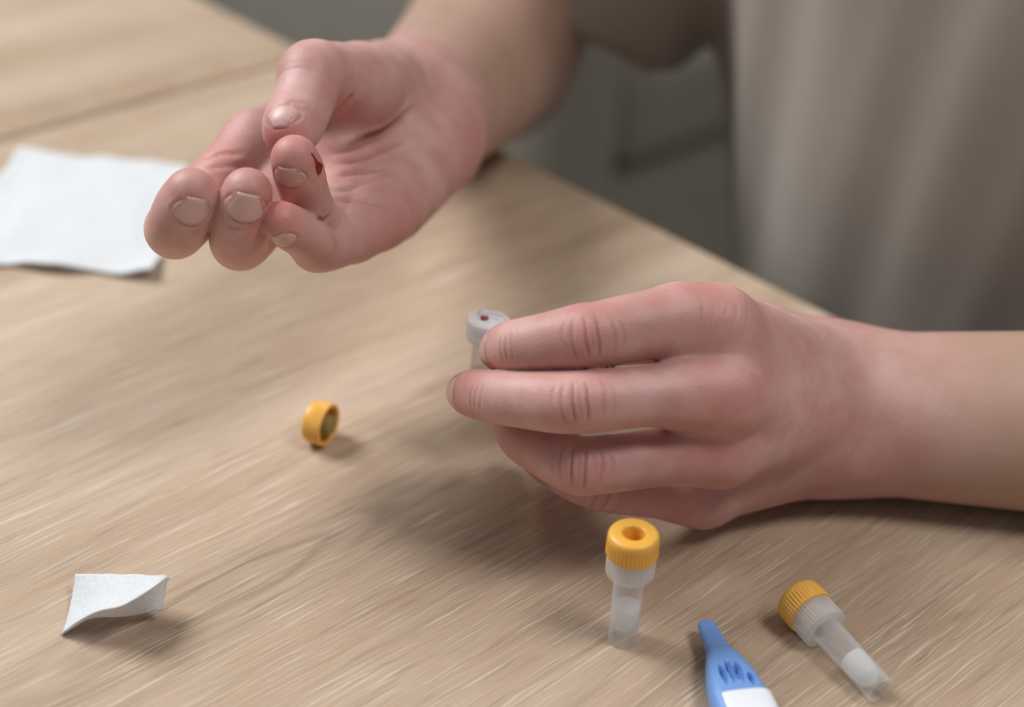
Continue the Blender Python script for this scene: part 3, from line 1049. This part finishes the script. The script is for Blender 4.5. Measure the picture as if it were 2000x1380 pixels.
def lmesh(name, ss, n, mat, th0=0.0, th1=2 * math.pi, grow=0.0, parent=lanc):
    closed = th1 - th0 > 6.2
    V, F = [], []
    for s in ss:
        for i in range(n):
            th = th0 + (th1 - th0) * i / (n if closed else n - 1)
            V.append(lpoint(s, th, grow))
    m = n if closed else n - 1
    for a in range(len(ss) - 1):
        for i in range(m):
            i2 = (i + 1) % n
            F.append((a * n + i, a * n + i2, (a + 1) * n + i2, (a + 1) * n + i))
    if closed:
        for a in (0, len(ss) - 1):
            V.append(np.mean(V[a * n:(a + 1) * n], axis=0))
            for i in range(n): F.append((a * n + i, a * n + (i + 1) % n, len(V) - 1))
    me = mesh_pydata(name, V, F)
    bm = bmesh.new(); bm.from_mesh(me); bmesh.ops.recalc_face_normals(bm, faces=bm.faces[:]); bm.to_mesh(me); bm.free()
    return link(name, sharp(me, 50), mat, parent)


lmesh('twist_cap', np.concatenate([np.linspace(0, 2, 9), np.linspace(2.3, 13.4, 24)]), 48, M_BLUE)
lmesh('housing', np.concatenate([np.linspace(13.45, 31, 110), np.linspace(32, 60, 30)]), 240, M_BLUE)
wp = lmesh('white_panel', np.linspace(33.4, 57, 30), 60, M_WHITE, -.45, 2.15, .35)
md = wp.modifiers.new('thickness', 'SOLIDIFY'); md.thickness = .0006; md.offset = 0

# ------------------------------------------------------------------ gauze


def catmull(c, u):
    c = np.asarray(c, float); n = len(c) - 1
    e = np.vstack([2 * c[0] - c[1], c, 2 * c[-1] - c[-2]])
    x = min(max(u, 0), 1) * n; i = min(int(x), n - 1); t = x - i
    p0, p1, p2, p3 = e[i:i + 4]
    return 0.5 * (2 * p1 + (p2 - p0) * t + (2 * p0 - 5 * p1 + 4 * p2 - p3) * t ** 2 + (3 * p1 - p0 - 3 * p2 + p3) * t ** 3)


def sheet(name, fn, nu, nv, thick, mat):
    V = [fn(i / (nu - 1), j / (nv - 1)) for j in range(nv) for i in range(nu)]
    F = [(j * nu + i, j * nu + i + 1, (j + 1) * nu + i + 1, (j + 1) * nu + i) for j in range(nv - 1) for i in range(nu - 1)]
    o = link(name, mesh_pydata(name, V, F), mat)
    md = o.modifiers.new('thickness', 'SOLIDIFY'); md.thickness = thick; md.offset = 1.0
    return o


top = [T(147, 1120, .006), T(205, 1120, .008), T(265, 1121, .010), T(328, 1123, .012)]
rdg = [T(119, 1239, .0006), T(150, 1216, .006), T(190, 1193, .011), T(238, 1183, .0145), T(285, 1155, .0150), T(328, 1124, .0122)]
bot = [T(121, 1240, .0004), T(150, 1221, .0040), T(182, 1206, .0070), T(228, 1205, .0060), T(275, 1199, .0045), T(317, 1191, .0045)]


def small_gauze(u, v):
    a, b, c = catmull(top, u), catmull(rdg, u), catmull(bot, u)
    w = noise.noise(Vector((u * 5, v * 4, 2.2))) * .0005
    if v < .62:
        t = v / .62
        p = a * (1 - t) + b * t + UZ * (-.0022 * math.sin(math.pi * t) * (1 - .5 * u))
    else:
        t = (v - .62) / .38
        p = b * (1 - t) + c * t
    p = p + UZ * w
    p[2] = max(p[2], .0004)
    return p


sg = sheet('gauze_swab', small_gauze, 60, 46, .00035, M_GAUZE)
tag(sg, 'small crumpled white gauze swab with a lifted folded corner near the front', 'gauze')

c00, c10, c11, c01 = T(33, 291, .002), T(366, 322, .002), T(303, 543, .001), T(-112, 511, .001)


def big_gauze(u, v):
    p = (c00 * (1 - u) + c10 * u) * (1 - v) + (c01 * (1 - u) + c11 * u) * v
    edge = min(u, 1 - u, v, 1 - v)
    z = .0011 + .0012 * math.exp(-(edge / .05) ** 2) * (.8 + noise.noise(Vector((u * 7, v * 7, 3)))) + .0008 * noise.noise(Vector((u * 4, v * 5, 0)))
    z += .0007 * (1 / (1 + math.exp(-(min(u - .2, .85 - u, v - .25, .75 - v)) * 60)))
    z += .0035 * max(0, v - .86) / .14 * (.5 + .5 * math.sin(u * 13 + 1))
    sh = .0012 * math.sin(u * 17 + 2) * max(0, v - .7) / .3
    return np.array([p[0] + .0008 * math.sin(v * 11), p[1] + sh + .0009 * math.sin(u * 11 + 1) * (1 - v), max(.0004, z)])


bg = sheet('gauze_pad', big_gauze, 90, 80, .0009, M_GAUZE)
tag(bg, 'large flat white gauze pad lying behind the curled fingers', 'gauze')

# ------------------------------------------------------------------ furniture behind


def part(name, size, loc, parent, mat, bev=.02, seg=4, rot=None):
    o = link(name, box_mesh(name, size, bev, seg), mat)
    o.matrix_world = Matrix.Translation(Vector(loc)) @ (rot if rot is not None else ROTGE).to_4x4()
    o.parent = parent; o.matrix_parent_inverse = parent.matrix_world.inverted()
    return o


chair = empty('dining_chair', GE(.66, .285, FLOOR_Z), ROTGE)
tag(chair, 'dark grey upholstered chair the person sits on', 'chair')
part('seat', (.46, .46, .07), GE(.66, .285, -.385), chair, M_SOFA)
part('backrest', (.06, .44, .44), GE(.90, .285, -.11), chair, M_SOFA)
for g in (.47, .87):
    for e in (.09, .48):
        part('leg', (.035, .035, .33), GE(g, e, -.585), chair, M_STEEL, .004, 2)

sofa = empty('sofa', GE(1.76, 1.40, FLOOR_Z), ROTGE)
tag(sofa, 'charcoal upholstered sofa standing on the carpet behind the person', 'sofa')
part('base', (1.60, .80, .30), GE(1.80, 1.37, -.55), sofa, M_SOFA, .03)
for g in (1.44, 2.16):
    part('seat_cushion', (.70, .62, .14), GE(g, 1.29, -.33), sofa, M_SOFA, .045)
part('backrest', (1.60, .20, .55), GE(1.80, 1.67, -.22), sofa, M_SOFA, .05)
for g in (1.03, 2.57):
    part('armrest', (.14, .80, .46), GE(g, 1.37, -.40), sofa, M_SOFA, .05)
for g in (1.05, 2.55):
    for e in (1.03, 1.71):
        part('foot', (.05, .05, .07), GE(g, e, -.715), sofa, M_STEEL, .004, 2)
